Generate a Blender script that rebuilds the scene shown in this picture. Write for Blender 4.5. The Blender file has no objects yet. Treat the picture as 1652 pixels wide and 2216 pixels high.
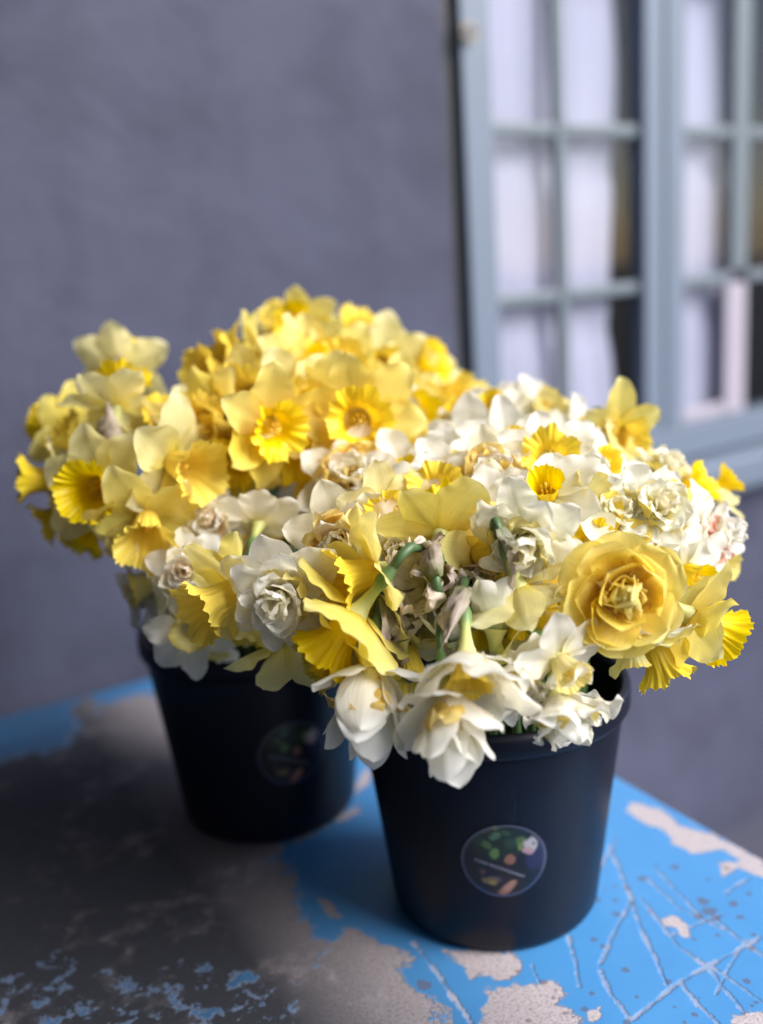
import bpy, math, random
import numpy as np
from mathutils import Matrix, Vector, noise

# ------------------------------------------------------------------ camera, sky, sun, exposure
SC = bpy.context.scene
COL = SC.collection
PITCH, ROLL, FPX, CAM_H = math.radians(14.0), math.radians(-3.8), 2247.0, 0.6463
FW = np.array([0, math.cos(PITCH), -math.sin(PITCH)])
UP0 = np.array([0, math.sin(PITCH), math.cos(PITCH)])
RT0 = np.array([1.0, 0, 0])
RT = RT0*math.cos(ROLL) + UP0*math.sin(ROLL)
UP = UP0*math.cos(ROLL) - RT0*math.sin(ROLL)
CAM = np.array([0, 0, CAM_H])

cd = bpy.data.cameras.new('camera')
cam = bpy.data.objects.new('camera', cd)
COL.objects.link(cam)
cam.matrix_world = Matrix(((RT[0], UP[0], -FW[0], CAM[0]), (RT[1], UP[1], -FW[1], CAM[1]), (RT[2], UP[2], -FW[2], CAM[2]), (0, 0, 0, 1)))
cd.sensor_fit = 'VERTICAL'
cd.sensor_height = 36.0
cd.sensor_width = 36.0*1652/2216
cd.lens = FPX/2216*36.0
cd.clip_start, cd.clip_end = 0.02, 400
cd.dof.use_dof = True
cd.dof.focus_distance = 0.835
cd.dof.aperture_fstop = 1.65
SC.camera = cam

SUN_AZ, SUN_EL = math.radians(113), math.radians(36)      # direction towards the sun: azimuth from +y towards +x
world = bpy.data.worlds.new('World')
SC.world = world
world.use_nodes = True
wn = world.node_tree
wn.nodes.clear()
wo = wn.nodes.new('ShaderNodeOutputWorld')
bg = wn.nodes.new('ShaderNodeBackground')
sky = wn.nodes.new('ShaderNodeTexSky')
sky.sky_type = 'NISHITA'
sky.sun_disc = False
sky.sun_elevation = SUN_EL
sky.sun_rotation = SUN_AZ
sky.dust_density = 1.0
sky.air_density = 0.7
bg.inputs['Strength'].default_value = 0.05
wn.links.new(sky.outputs[0], bg.inputs[0])
wn.links.new(bg.outputs[0], wo.inputs[0])

sd = bpy.data.lights.new('sun', 'SUN')
sd.energy = 1.5
sd.angle = math.radians(42)
sd.color = (1.0, 0.96, 0.92)
sun = bpy.data.objects.new('sun', sd)
COL.objects.link(sun)
sdir = Vector((math.sin(SUN_AZ)*math.cos(SUN_EL), math.cos(SUN_AZ)*math.cos(SUN_EL), math.sin(SUN_EL)))
sun.rotation_euler = sdir.to_track_quat('Z', 'Y').to_euler()
sun.location = sdir*6

vs = SC.view_settings
vs.view_transform = 'Standard'
vs.look = 'None'
vs.exposure = 2.3
vs.gamma = 1.0
vs.use_curve_mapping = False
SC.cycles.use_denoising = True
SC.cycles.max_bounces = 10
SC.cycles.diffuse_bounces = 8
SC.cycles.transparent_max_bounces = 12

# ------------------------------------------------------------------ helpers
def ray(x, y):
    return (x-826)/FPX*RT - (y-1108)/FPX*UP + FW
def on_table(x, y, z=0.0):
    q = ray(x, y)
    return CAM + q*((z-CAM_H)/q[2])
def proj(P):
    d = np.array(P) - CAM
    z = d @ FW
    return 826+FPX*(d @ RT)/z, 1108-FPX*(d @ UP)/z

def mesh(name, verts, faces, mats, uv=None, smooth=True, attrs=None, midx=None):
    me = bpy.data.meshes.new(name)
    me.from_pydata([tuple(v) for v in verts], [], [tuple(f) for f in faces])
    for m in (mats if isinstance(mats, (list, tuple)) else [mats]):
        me.materials.append(m)
    if smooth:
        me.polygons.foreach_set('use_smooth', [True]*len(me.polygons))
    if midx is not None:
        me.polygons.foreach_set('material_index', midx)
    if uv is not None:
        l = me.uv_layers.new(name='UVMap')
        li = np.empty(len(me.loops), dtype=np.int32)
        me.loops.foreach_get('vertex_index', li)
        l.data.foreach_set('uv', np.asarray(uv, dtype=np.float32)[li].ravel())
    for k, v in (attrs or {}).items():
        v = np.asarray(v, dtype=np.float32)
        if v.ndim == 1:
            me.attributes.new(k, 'FLOAT', 'POINT').data.foreach_set('value', v)
        else:
            me.attributes.new(k, 'FLOAT_COLOR', 'POINT').data.foreach_set('color', v.ravel())
    me.update()
    return me

def obj(name, me, parent=None, mat4=None):
    o = bpy.data.objects.new(name, me)
    COL.objects.link(o)
    if parent is not None:
        o.parent = parent
    if mat4 is not None:
        o.matrix_local = mat4
    return o

def tag(o, label=None, cat=None, group=None, kind=None):
    if label: o['label'] = label
    if cat: o['category'] = cat
    if group: o['group'] = group
    if kind: o['kind'] = kind
    return o

def empty(name, m=None):
    o = bpy.data.objects.new(name, None)
    o.empty_display_size = 0.02
    COL.objects.link(o)
    if m is not None:
        o.matrix_world = m
    return o

def box_vf(x0, x1, y0, y1, z0, z1, b=0.0):
    """box with chamfered edges (b) as verts and faces"""
    if b <= 0:
        v = [(x, y, z) for x in (x0, x1) for y in (y0, y1) for z in (z0, z1)]
        return v, [(0,1,3,2), (4,6,7,5), (0,4,5,1), (2,3,7,6), (0,2,6,4), (1,5,7,3)]
    import bmesh
    bm = bmesh.new()
    vs_ = [bm.verts.new(p) for p in [(x, y, z) for x in (x0, x1) for y in (y0, y1) for z in (z0, z1)]]
    for f in [(0,1,3,2), (4,6,7,5), (0,4,5,1), (2,3,7,6), (0,2,6,4), (1,5,7,3)]:
        bm.faces.new([vs_[i] for i in f])
    bmesh.ops.bevel(bm, geom=bm.edges[:], offset=b, segments=2, affect='EDGES', profile=0.5)
    bm.normal_update()
    bm.verts.index_update()
    v = [tuple(q.co) for q in bm.verts]
    f = [tuple(q.index for q in p.verts) for p in bm.faces]
    bm.free()
    return v, f

def join_vf(parts):
    V, F = [], []
    for v, f in parts:
        n = len(V)
        V += list(v)
        F += [tuple(i+n for i in q) for q in f]
    return V, F

def lathe_vf(prof, n=48, closed=False, fn=None):
    """revolve (r,z) profile about z"""
    V, F, U = [], [], []
    m = len(prof)
    for i, (r, z) in enumerate(prof):
        for k in range(n):
            a = 2*math.pi*k/n
            rr, zz = (r, z) if fn is None else fn(i/(m-1), a, r, z)
            V.append((rr*math.cos(a), rr*math.sin(a), zz))
            U.append((i/(m-1), k/n))
    for i in range(m-1):
        for k in range(n):
            k2 = (k+1) % n
            F.append((i*n+k, i*n+k2, (i+1)*n+k2, (i+1)*n+k))
    return V, F, U

def tube_vf(pts, rad, n=7):
    pts = [Vector(p) for p in pts]
    V, F = [], []
    ref = Vector((0.31, 0.2, 0.93))
    prev = None
    for i, p in enumerate(pts):
        t = (pts[min(i+1, len(pts)-1)] - pts[max(i-1, 0)]).normalized()
        if prev is None:
            a = t.cross(ref)
            if a.length < 0.1: a = t.cross(Vector((1, 0, 0)))
            a.normalize()
        else:
            a = (prev - t*prev.dot(t)).normalized()
        prev = a
        b = t.cross(a)
        r = rad[i] if isinstance(rad, (list, tuple)) else rad
        for k in range(n):
            th = 2*math.pi*k/n
            V.append(tuple(p + a*(r*math.cos(th)) + b*(r*math.sin(th))))
    for i in range(len(pts)-1):
        for k in range(n):
            k2 = (k+1) % n
            F.append((i*n+k, (i+1)*n+k, (i+1)*n+k2, i*n+k2))
    F.append(tuple(range(n)))
    F.append(tuple(reversed(range((len(pts)-1)*n, len(pts)*n))))
    return V, F

# ------------------------------------------------------------------ materials
class NT:
    def __init__(self, name):
        self.m = bpy.data.materials.new(name)
        self.m.use_nodes = True
        self.t = self.m.node_tree
        self.t.nodes.clear()
        self.out = self.n('ShaderNodeOutputMaterial')
    def n(self, typ, **kw):
        nd = self.t.nodes.new(typ)
        for k, v in kw.items(): setattr(nd, k, v)
        return nd
    def l(self, a, b):
        self.t.links.new(a, b)
    def put(self, sock, val):
        if hasattr(val, 'is_output') or hasattr(val, 'links'): self.l(val, sock)
        else: sock.default_value = val
    def math(self, op, a, b=0.0, c=None, clamp=False):
        nd = self.n('ShaderNodeMath', operation=op)
        nd.use_clamp = clamp
        self.put(nd.inputs[0], a); self.put(nd.inputs[1], b)
        if c is not None: self.put(nd.inputs[2], c)
        return nd.outputs[0]
    def mix(self, f, a, b, blend='MIX'):
        nd = self.n('ShaderNodeMix', data_type='RGBA', blend_type=blend)
        self.put(nd.inputs[0], f); self.put(nd.inputs[6], a); self.put(nd.inputs[7], b)
        return nd.outputs[2]
    def ramp(self, f, stops):
        nd = self.n('ShaderNodeValToRGB')
        e = nd.color_ramp.elements
        while len(e) > 1: e.remove(e[-1])
        e[0].position, e[0].color = stops[0][0], (*stops[0][1], 1)
        for p, c in stops[1:]:
            q = e.new(p); q.color = (*c, 1)
        self.put(nd.inputs[0], f)
        return nd.outputs[0]
    def smooth(self, v, lo, hi):
        nd = self.n('ShaderNodeMapRange', interpolation_type='SMOOTHSTEP')
        self.put(nd.inputs[0], v)
        nd.inputs[1].default_value, nd.inputs[2].default_value = lo, hi
        return nd.outputs[0]
    def noise(self, co, scale, detail=4, rough=0.55, dist=0.0):
        nd = self.n('ShaderNodeTexNoise')
        self.l(co, nd.inputs['Vector'])
        nd.inputs['Scale'].default_value, nd.inputs['Detail'].default_value = scale, detail
        nd.inputs['Roughness'].default_value, nd.inputs['Distortion'].default_value = rough, dist
        return nd.outputs[0]
    def obco(self):
        return self.n('ShaderNodeTexCoord').outputs['Object']
    def uv(self):
        return self.n('ShaderNodeTexCoord').outputs['UV']
    def scale(self, co, s):
        nd = self.n('ShaderNodeVectorMath', operation='MULTIPLY')
        self.l(co, nd.inputs[0]); nd.inputs[1].default_value = s
        return nd.outputs[0]
    def bump(self, h, strength, dist=0.01):
        nd = self.n('ShaderNodeBump')
        self.l(h, nd.inputs['Height'])
        nd.inputs['Strength'].default_value, nd.inputs['Distance'].default_value = strength, dist
        return nd.outputs[0]
    def principled(self, col, rough=0.5, spec=0.5, normal=None, **kw):
        b = self.n('ShaderNodeBsdfPrincipled')
        self.put(b.inputs['Base Color'], col if hasattr(col, 'links') else (*col, 1))
        self.put(b.inputs['Roughness'], rough)
        self.put(b.inputs['Specular IOR Level'], spec)
        if normal is not None: self.l(normal, b.inputs['Normal'])
        for k, v in kw.items(): self.put(b.inputs[k], v)
        return b.outputs[0]
    def done(self, sh):
        self.l(sh, self.out.inputs['Surface'])
        return self.m

def petal_mat(name, main, base, edge, trans=0.52, vein=0.5, tcol=None):
    """thin petal: colour runs from its base to its rim along UV.x, fine veins along the petal, light passes through"""
    t = NT(name)
    uv = t.uv()
    sep = t.n('ShaderNodeSeparateXYZ')
    t.l(uv, sep.inputs[0])
    rnd = t.n('ShaderNodeObjectInfo').outputs['Random']
    shift = t.n('ShaderNodeVectorMath', operation='ADD')
    cmb = t.n('ShaderNodeCombineXYZ')
    t.put(cmb.inputs[2], t.math('MULTIPLY', rnd, 37.0))
    t.l(uv, shift.inputs[0]); t.l(cmb.outputs[0], shift.inputs[1])
    veins = t.noise(t.scale(shift.outputs[0], (2.2, 34, 1)), 1.0, 3, 0.6)
    blot = t.noise(t.scale(shift.outputs[0], (3, 3, 1)), 1.0, 3, 0.55)
    u2 = t.math('ADD', sep.outputs[0], t.math('MULTIPLY', t.math('SUBTRACT', blot, 0.5), 0.35))
    c = t.ramp(u2, [(0.0, base), (0.33, main), (0.72, main), (1.0, edge)])
    dk = t.mix(1.0, c, (0.80, 0.80, 0.76, 1), 'MULTIPLY')
    c = t.mix(t.math('MULTIPLY', t.smooth(veins, 0.35, 0.75), vein), c, dk)
    hsv = t.n('ShaderNodeHueSaturation')
    t.put(hsv.inputs['Value'], t.math('MULTIPLY_ADD', rnd, 0.16, 0.90))
    t.put(hsv.inputs['Saturation'], t.math('MULTIPLY_ADD', t.math('FRACT', t.math('MULTIPLY', rnd, 7.7)), 0.2, 0.9))
    t.l(c, hsv.inputs['Color'])
    c = hsv.outputs[0]
    nb = t.bump(veins, 0.35, 0.0012)
    p = t.principled(c, 0.42, 0.35, nb)
    tr = t.n('ShaderNodeBsdfTranslucent')
    t.put(tr.inputs['Color'], t.mix(1.0, c, (*(tcol or (1, 0.97, 0.85)), 1), 'MULTIPLY'))
    mx = t.n('ShaderNodeMixShader')
    mx.inputs[0].default_value = trans
    t.l(p, mx.inputs[1]); t.l(tr.outputs[0], mx.inputs[2])
    return t.done(mx.outputs[0])

M = {}
M['yellow_petal'] = petal_mat('yellow_petal', (0.93, 0.82, 0.25), (0.88, 0.74, 0.13), (0.94, 0.86, 0.38))
M['lemon_petal'] = petal_mat('lemon_petal', (0.94, 0.88, 0.45), (0.89, 0.81, 0.20), (0.95, 0.90, 0.57))
M['gold_petal'] = petal_mat('gold_petal', (0.93, 0.75, 0.14), (0.91, 0.60, 0.05), (0.94, 0.81, 0.24))
M['rose_petal'] = petal_mat('rose_petal', (0.94, 0.79, 0.20), (0.92, 0.63, 0.08), (0.95, 0.84, 0.32))
M['gold_cup'] = petal_mat('gold_cup', (0.92, 0.68, 0.030), (0.86, 0.60, 0.018), (0.94, 0.73, 0.05), 0.34, 0.35)
M['white_petal'] = petal_mat('white_petal', (0.93, 0.92, 0.87), (0.90, 0.86, 0.54), (0.94, 0.93, 0.91))
M['cream_petal'] = petal_mat('cream_petal', (0.93, 0.89, 0.72), (0.89, 0.81, 0.40), (0.94, 0.91, 0.81))
M['green_white_petal'] = petal_mat('green_white_petal', (0.90, 0.91, 0.80), (0.52, 0.62, 0.20), (0.92, 0.91, 0.87))
M['pale_yellow_cup'] = petal_mat('pale_yellow_cup', (0.86, 0.78, 0.36), (0.82, 0.76, 0.45), (0.87, 0.72, 0.20))
M['orange_petal'] = petal_mat('orange_petal', (0.90, 0.68, 0.20), (0.88, 0.52, 0.07), (0.91, 0.76, 0.32))
M['peach_petal'] = petal_mat('peach_petal', (0.89, 0.74, 0.56), (0.86, 0.55, 0.28), (0.89, 0.80, 0.68))
M['pink_petal'] = petal_mat('pink_petal', (0.87, 0.42, 0.33), (0.80, 0.36, 0.20), (0.87, 0.52, 0.42))
M['spathe'] = petal_mat('spathe', (0.56, 0.46, 0.38), (0.24, 0.27, 0.11), (0.74, 0.62, 0.58), 0.45, 1.0)
M['wilted'] = petal_mat('wilted_petal', (0.74, 0.68, 0.50), (0.50, 0.48, 0.20), (0.70, 0.56, 0.46), 0.3, 0.9)

def stem_mat():
    t = NT('stem_green')
    o = t.obco()
    nz = t.noise(o, 60, 3)
    c = t.mix(nz, (0.035, 0.075, 0.028, 1), (0.085, 0.15, 0.055, 1))
    return t.done(t.principled(c, 0.42, 0.4, **{'Subsurface Weight': 0.0}))
M['stem'] = stem_mat()
def ovary_mat():
    t = NT('flower_neck')
    s = t.n('ShaderNodeSeparateXYZ'); t.l(t.uv(), s.inputs[0])
    c = t.ramp(s.outputs[0], [(0.0, (0.72, 0.68, 0.28)), (0.35, (0.42, 0.46, 0.14)), (0.62, (0.11, 0.19, 0.055)), (1.0, (0.06, 0.11, 0.04))])
    return t.done(t.principled(c, 0.45, 0.4))
M['neck'] = ovary_mat()
def stamen_mat():
    t = NT('stamen')
    return t.done(t.principled((0.75, 0.50, 0.06), 0.7, 0.2))
M['stamen'] = stamen_mat()

def plaster():
    t = NT('grey_plaster')
    o = t.obco()
    big = t.noise(o, 1.3, 5, 0.55, 0.4)
    mid = t.noise(o, 6.0, 6, 0.6, 0.3)
    fine = t.noise(o, 90, 4, 0.6)
    c = t.ramp(big, [(0.3, (0.043, 0.046, 0.077)), (0.5, (0.052, 0.056, 0.093)), (0.7, (0.063, 0.066, 0.106))])
    c = t.mix(t.smooth(mid, 0.35, 0.75), c, t.mix(1.0, c, (0.68, 0.68, 0.71, 1), 'MULTIPLY'))
    h = t.math('ADD', t.math('MULTIPLY', mid, 1.0), t.math('MULTIPLY', fine, 0.12))
    return t.done(t.principled(c, 0.75, 0.3, t.bump(h, 0.35, 0.02)))
M['plaster'] = plaster()

def paint(name, col, rough=0.42, var=0.12):
    t = NT(name)
    o = t.obco()
    n1 = t.noise(o, 14, 5, 0.6)
    c = t.mix(t.math('MULTIPLY', n1, var*2), (*col, 1), (col[0]*0.62, col[1]*0.64, col[2]*0.62, 1))
    return t.done(t.principled(c, t.math('MULTIPLY_ADD', n1, 0.2, rough-0.1), 0.4, t.bump(t.noise(o, 120, 3), 0.08, 0.004)))
M['frame'] = paint('pale_green_blue_paint', (0.120, 0.152, 0.205))
M['muntin'] = paint('muntin_paint', (0.110, 0.138, 0.162))
M['black_strip'] = paint('black_paint', (0.012, 0.014, 0.016))
M['inner_white'] = paint('white_inner_paint', (0.31, 0.285, 0.34))
M['dark_room'] = paint('dark_room', (0.055, 0.042, 0.045), 0.8)
M['brass'] = paint('old_brass', (0.30, 0.24, 0.17))

def cloth():
    t = NT('net_curtain')
    o = t.obco()
    n1 = t.noise(o, 5, 4)
    w = t.noise(t.scale(o, (260, 260, 260)), 1.0, 2)
    c = t.mix(n1, (0.52, 0.495, 0.67, 1), (0.46, 0.44, 0.60, 1))
    d = t.principled(c, 0.9, 0.1, t.bump(w, 0.2, 0.002))
    tr = t.n('ShaderNodeBsdfTranslucent'); t.l(c, tr.inputs[0])
    mx = t.n('ShaderNodeMixShader'); mx.inputs[0].default_value = 0.25
    t.l(d, mx.inputs[1]); t.l(tr.outputs[0], mx.inputs[2])
    return t.done(mx.outputs[0])
M['cloth'] = cloth()

def glass():
    t = NT('window_glass')
    fr = t.n('ShaderNodeFresnel'); fr.inputs[0].default_value = 1.5
    a = t.n('ShaderNodeBsdfTransparent'); a.inputs[0].default_value = (0.94, 0.96, 0.95, 1)
    g = t.n('ShaderNodeBsdfGlossy'); g.inputs['Roughness'].default_value = 0.02
    mx = t.n('ShaderNodeMixShader')
    bf = t.n('ShaderNodeNewGeometry').outputs['Backfacing']
    t.put(mx.inputs[0], t.math('MULTIPLY', fr.outputs[0], t.math('SUBTRACT', 1.0, bf))); t.l(a.outputs[0], mx.inputs[1]); t.l(g.outputs[0], mx.inputs[2])
    return t.done(mx.outputs[0])
M['glass'] = glass()

def bucket_mat():
    t = NT('navy_black_plastic')
    o = t.obco()
    n1 = t.noise(o, 22, 4)
    sc = t.noise(t.scale(o, (30, 30, 220)), 1.0, 3)
    c = t.mix(n1, (0.0018, 0.003, 0.009, 1), (0.0032, 0.005, 0.013, 1))
    sf = t.smooth(t.noise(t.scale(o, (90, 90, 16)), 1.0, 5, 0.7), 0.60, 0.74)
    c = t.mix(t.math('MULTIPLY', sf, 0.5), c, (0.016, 0.019, 0.026, 1))
    r = t.math('ADD', t.math('MULTIPLY_ADD', sc, 0.14, 0.32), t.math('MULTIPLY', sf, 0.2))
    return t.done(t.principled(c, r, 0.28, t.bump(n1, 0.05, 0.004)))
M['bucket'] = bucket_mat()
def vcol_mat(name, rough):
    t = NT(name)
    a = t.n('ShaderNodeAttribute'); a.attribute_name = 'print'
    return t.done(t.principled(a.outputs['Color'], rough, 0.5))
M['sticker'] = vcol_mat('printed_sticker', 0.32)
M['soil_ground'] = None
def paving():
    t = NT('grey_paving')
    o = t.obco()
    n1 = t.noise(o, 3, 6, 0.6); n2 = t.noise(o, 70, 4)
    c = t.mix(n1, (0.055, 0.057, 0.083, 1), (0.075, 0.077, 0.105, 1))
    return t.done(t.principled(c, 0.8, 0.3, t.bump(n2, 0.3, 0.006)))
M['ground'] = paving()

def table_mat():
    t = NT('worn_blue_tabletop')
    o = t.obco()
    wear = t.n('ShaderNodeAttribute'); wear.attribute_name = 'wear'
    scr = t.n('ShaderNodeAttribute'); scr.attribute_name = 'scratch'
    dark = t.n('ShaderNodeAttribute'); dark.attribute_name = 'stain_shade'
    n1 = t.noise(o, 42, 7, 0.68, 0.3)
    n2 = t.noise(o, 190, 4, 0.6)
    n3 = t.noise(o, 12, 5, 0.6)
    n4 = t.noise(o, 330, 3, 0.6)
    w = t.math('ADD', wear.outputs['Fac'], t.math('MULTIPLY', t.math('SUBTRACT', n1, 0.5), 1.5))
    w = t.math('ADD', w, t.math('MULTIPLY', t.math('SUBTRACT', n2, 0.5), 0.35))
    m1 = t.smooth(w, 0.48, 0.56)
    s = t.math('ADD', scr.outputs['Fac'], t.math('MULTIPLY', t.math('SUBTRACT', n2, 0.5), 0.55))
    s = t.math('ADD', s, t.math('MULTIPLY', t.math('SUBTRACT', n1, 0.5), 0.9))
    s = t.math('ADD', s, t.math('MULTIPLY', t.math('SUBTRACT', n4, 0.5), 0.4))
    m2 = t.math('MULTIPLY', t.smooth(s, 0.70, 0.95), t.smooth(scr.outputs['Fac'], 0.45, 0.65))
    chip = t.smooth(t.math('ADD', n1, t.math('MULTIPLY', n2, 0.25)), 0.875, 0.91)
    bare = t.math('MAXIMUM', t.math('MAXIMUM', m1, t.math('MULTIPLY', m2, 0.8)), t.math('MULTIPLY', chip, 0.8))
    blue = t.mix(n3, (0.048, 0.215, 0.50, 1), (0.075, 0.285, 0.59, 1))
    blue = t.mix(t.math('MULTIPLY', t.smooth(n2, 0.55, 0.8), 0.25), blue, (0.10, 0.22, 0.42, 1))
    prim = t.ramp(n4, [(0.3, (0.27, 0.235, 0.245)), (0.5, (0.47, 0.415, 0.44)), (0.7, (0.56, 0.51, 0.54))])
    grime_shade = t.smooth(t.math('ADD', t.math('MULTIPLY', n3, 0.7), t.math('MULTIPLY', n1, 0.5)), 0.12, 0.60)  # mottled dirt that also carries shade painted into the far table end
    prim = t.mix(t.math('MULTIPLY', grime_shade, dark.outputs['Fac']), prim, (0.022, 0.024, 0.032, 1))
    edge = t.math('MULTIPLY', t.math('SUBTRACT', t.smooth(w, 0.40, 0.48), m1), 0.5)
    blue = t.mix(t.math('MULTIPLY', t.math('MULTIPLY', grime_shade, dark.outputs['Fac']), 0.8), blue, (0.016, 0.035, 0.07, 1))
    c = t.mix(edge, blue, (0.20, 0.22, 0.30, 1))
    c = t.mix(t.math('MULTIPLY', m2, t.math('MULTIPLY_ADD', n3, 0.7, 0.15)), c, t.mix(t.smooth(n1, 0.4, 0.6), (0.15, 0.14, 0.17, 1), (0.40, 0.35, 0.36, 1)))
    c = t.mix(t.math('MAXIMUM', m1, t.math('MULTIPLY', chip, 0.7)), c, prim)
    sp = t.n('ShaderNodeAttribute'); sp.attribute_name = 'rust'
    rs = t.smooth(t.math('ADD', sp.outputs['Fac'], t.math('MULTIPLY', t.math('SUBTRACT', n2, 0.5), 1.2)), 0.45, 0.6)
    c = t.mix(t.math('MULTIPLY', rs, 0.6), c, (0.10, 0.065, 0.06, 1))
    r = t.math('MULTIPLY_ADD', bare, 0.3, 0.40)
    h = t.math('ADD', t.math('MULTIPLY', bare, -1.0), t.math('MULTIPLY', n4, 0.15))
    return t.done(t.principled(c, r, 0.4, t.bump(h, 0.7, 0.0014)))
M['table'] = table_mat()
M['table_leg'] = paint('blue_leg_paint', (0.05, 0.22, 0.55), 0.5, 0.3)

# ------------------------------------------------------------------ setting: ground, wall, window
GZ = -0.93
v, f = [(-60, -60, GZ), (60, -60, GZ), (60, 60, GZ), (-60, 60, GZ)], [(0, 1, 2, 3)]
g = obj('ground', mesh('ground', v, f, M['ground'], smooth=False))
tag(g, 'grey paved yard ground under the table', 'ground', kind='structure')

WYAW = math.radians(34)
WD = np.array([math.cos(WYAW), math.sin(WYAW), 0]); WN = np.array([math.sin(WYAW), -math.cos(WYAW), 0])
WQ = np.array([-0.6, 1.465, 0]) - WN*0.03
# wall frame: local x = along the wall, local y = into the wall, local z = up
WM = Matrix(((WD[0], -WN[0], 0, WQ[0]), (WD[1], -WN[1], 0, WQ[1]), (0, 0, 1, 0), (0, 0, 0, 1)))
SL, SR, ZB, ZT = 0.945, 2.27, 0.035, 1.62
TH = 0.30
parts = [box_vf(-3.0, SL, 0, TH, GZ, 4.2), box_vf(SL, SR, 0, TH, GZ, ZB), box_vf(SL, SR, 0, TH, ZT, 4.2), box_vf(SR, 5.0, 0, TH, GZ, 4.2)]
wall = obj('house_wall', mesh('house_wall', *join_vf(parts), M['plaster'], smooth=False), None, WM)
tag(wall, 'dark mauve grey plastered house wall with a tall paned window in it', 'wall')

win = empty('casement_window', WM)
tag(win, 'pale grey-green painted casement window with small panes above the flowers', 'window')
def wpart(name, boxes, mat, parent=win, b=0.004):
    return obj(name, mesh(name, *join_vf([box_vf(*q, b) for q in boxes]), mat, smooth=False), parent)
wpart('gap_strip', [(SL+0.001, 0.974, 0.006, 0.10, ZB+0.1, ZT-0.001)], M['black_strip'], b=0.002)
sill = wpart('sill', [(0.93, SR+0.05, -0.075, 0.02, 0.040, 0.128)], M['frame'], b=0.012)
wpart('bottom_rail', [(0.976, SR-0.03, -0.012, 0.06, 0.134, 0.212)], M['frame'])
wpart('stile', [(0.975, 1.046, -0.014, 0.03, 0.2125, 1.53)], M['frame'])
wpart('stile', [(1.466, 1.527, -0.012, 0.03, 0.2125, 1.53)], M['frame'])
wpart('stile', [(1.5295, 1.592, -0.015, 0.03, 0.2125, 1.53)], M['frame'])
wpart('stile', [(2.15, 2.22, -0.014, 0.03, 0.2125, 1.53)], M['frame'])
wpart('top_rail', [(0.976, SR-0.03, -0.015, 0.06, 1.532, 1.612)], M['frame'])
wpart('jamb', [(2.222, SR-0.001, 0.0, 0.06, 0.2125, 1.53)], M['frame'])
wpart('muntin', [(1.222, 1.250, 0.001, 0.022, 0.213, 1.531)], M['muntin'], b=0.005)
wpart('muntin', [(1.778, 1.838, 0.001, 0.022, 0.5505, 1.531)], M['muntin'], b=0.005)
ins = wpart('white_bar', [(1.758, 1.836, 0.0, 0.022, 0.2135, 0.5235), (1.593, 1.7575, 0.002, 0.010, 0.2135, 0.246)], M['inner_white'])
ins['label'] = 'white painted bar around the lowest pane'
ROWS = [0.537, 0.860, 1.183, 1.506]
COLS = [(1.046, 1.222), (1.250, 1.466), (1.592, 1.778), (1.838, 2.15)]
for z in ROWS[:3]:
    for a, b_ in COLS:
        wpart('muntin', [(a+0.0005, b_-0.0005, 0.002, 0.021, z-0.013, z+0.013)], M['muntin'], b=0.005)
lo = 0.2125
for z in ROWS:
    hi = z-0.0135 if z < 1.5 else 1.531
    for a, b_ in COLS:
        wpart('pane', [(a+0.0003, b_-0.0003, 0.012, 0.0145, lo+0.0003, hi-0.0003)], M['glass'], b=0)
    lo = z+0.0135
lv, lf = tube_vf([(0.985+0.018*math.cos(a), -0.026, 1.02+0.013*math.sin(a)) for a in np.linspace(0, 2*math.pi, 15)], 0.004, 6)
lt = obj('latch', mesh('latch', lv, lf, M['brass']), win)

def curtain(name, s0, s1, z0, z1, depth, amp, label, seed):
    ns, nz = 60, 40
    V, F, U = [], [], []
    for j in range(nz+1):
        z = z0 + (z1-z0)*j/nz
        for i in range(ns+1):
            s = s0 + (s1-s0)*i/ns
            tuck = 0.010*math.exp(-((z-0.80-0.03*math.sin((s-s0)*14))/0.03)**2) + 0.010*math.exp(-((z-0.47-0.02*math.sin((s-s0)*11))/0.035)**2)
            y = depth + amp*math.sin((s-s0)*46+1.3*math.sin(z*3)+seed) + 0.5*amp*math.sin((s-s0)*97+z*2+seed*2) + tuck + 0.006*noise.noise((s*5, z*4, seed))
            edge = 0.015*math.sin(z*7+seed)*(i/ns)
            V.append((s+edge, y, z)); U.append((i/ns, j/nz))
    for j in range(nz):
        for i in range(ns):
            a = j*(ns+1)+i
            F.append((a, a+1, a+ns+2, a+ns+1))
    o = obj(name, mesh(name, V, F, M['cloth'], uv=U), None, WM)
    return tag(o, label, 'curtain', 'net curtains behind the window panes')
curtain('net_curtain', 0.985, 1.425, 0.12, 1.60, 0.042, 0.0022, 'white net curtain behind the panes beside the black gap strip', 1.0)
curtain('net_curtain', 1.50, 1.825, 0.12, 1.60, 0.042, 0.0022, 'white net curtain behind the panes beside the white bar', 4.0)
# dark room behind the window
rv, rf = box_vf(SL-0.4, SR+1.2, TH+0.001, 2.6, -0.6, 1.9)
rf = [q for q in rf if q != (0, 4, 5, 1)]
room = obj('room_interior', mesh('room_interior', rv, rf, M['dark_room'], smooth=False), None, WM)
tag(room, 'dark room interior behind the window', 'room', kind='structure')

# unseen side wall beyond the frame, added to cut sky light
sw = obj('blocker_wall', mesh('blocker_wall', *box_vf(-0.85, -0.60, -3.2, -0.001, GZ, 3.6), M['black_strip'], smooth=False), None, WM)
tag(sw, 'unseen black wall added to block sky light at the table end', 'wall')

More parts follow.
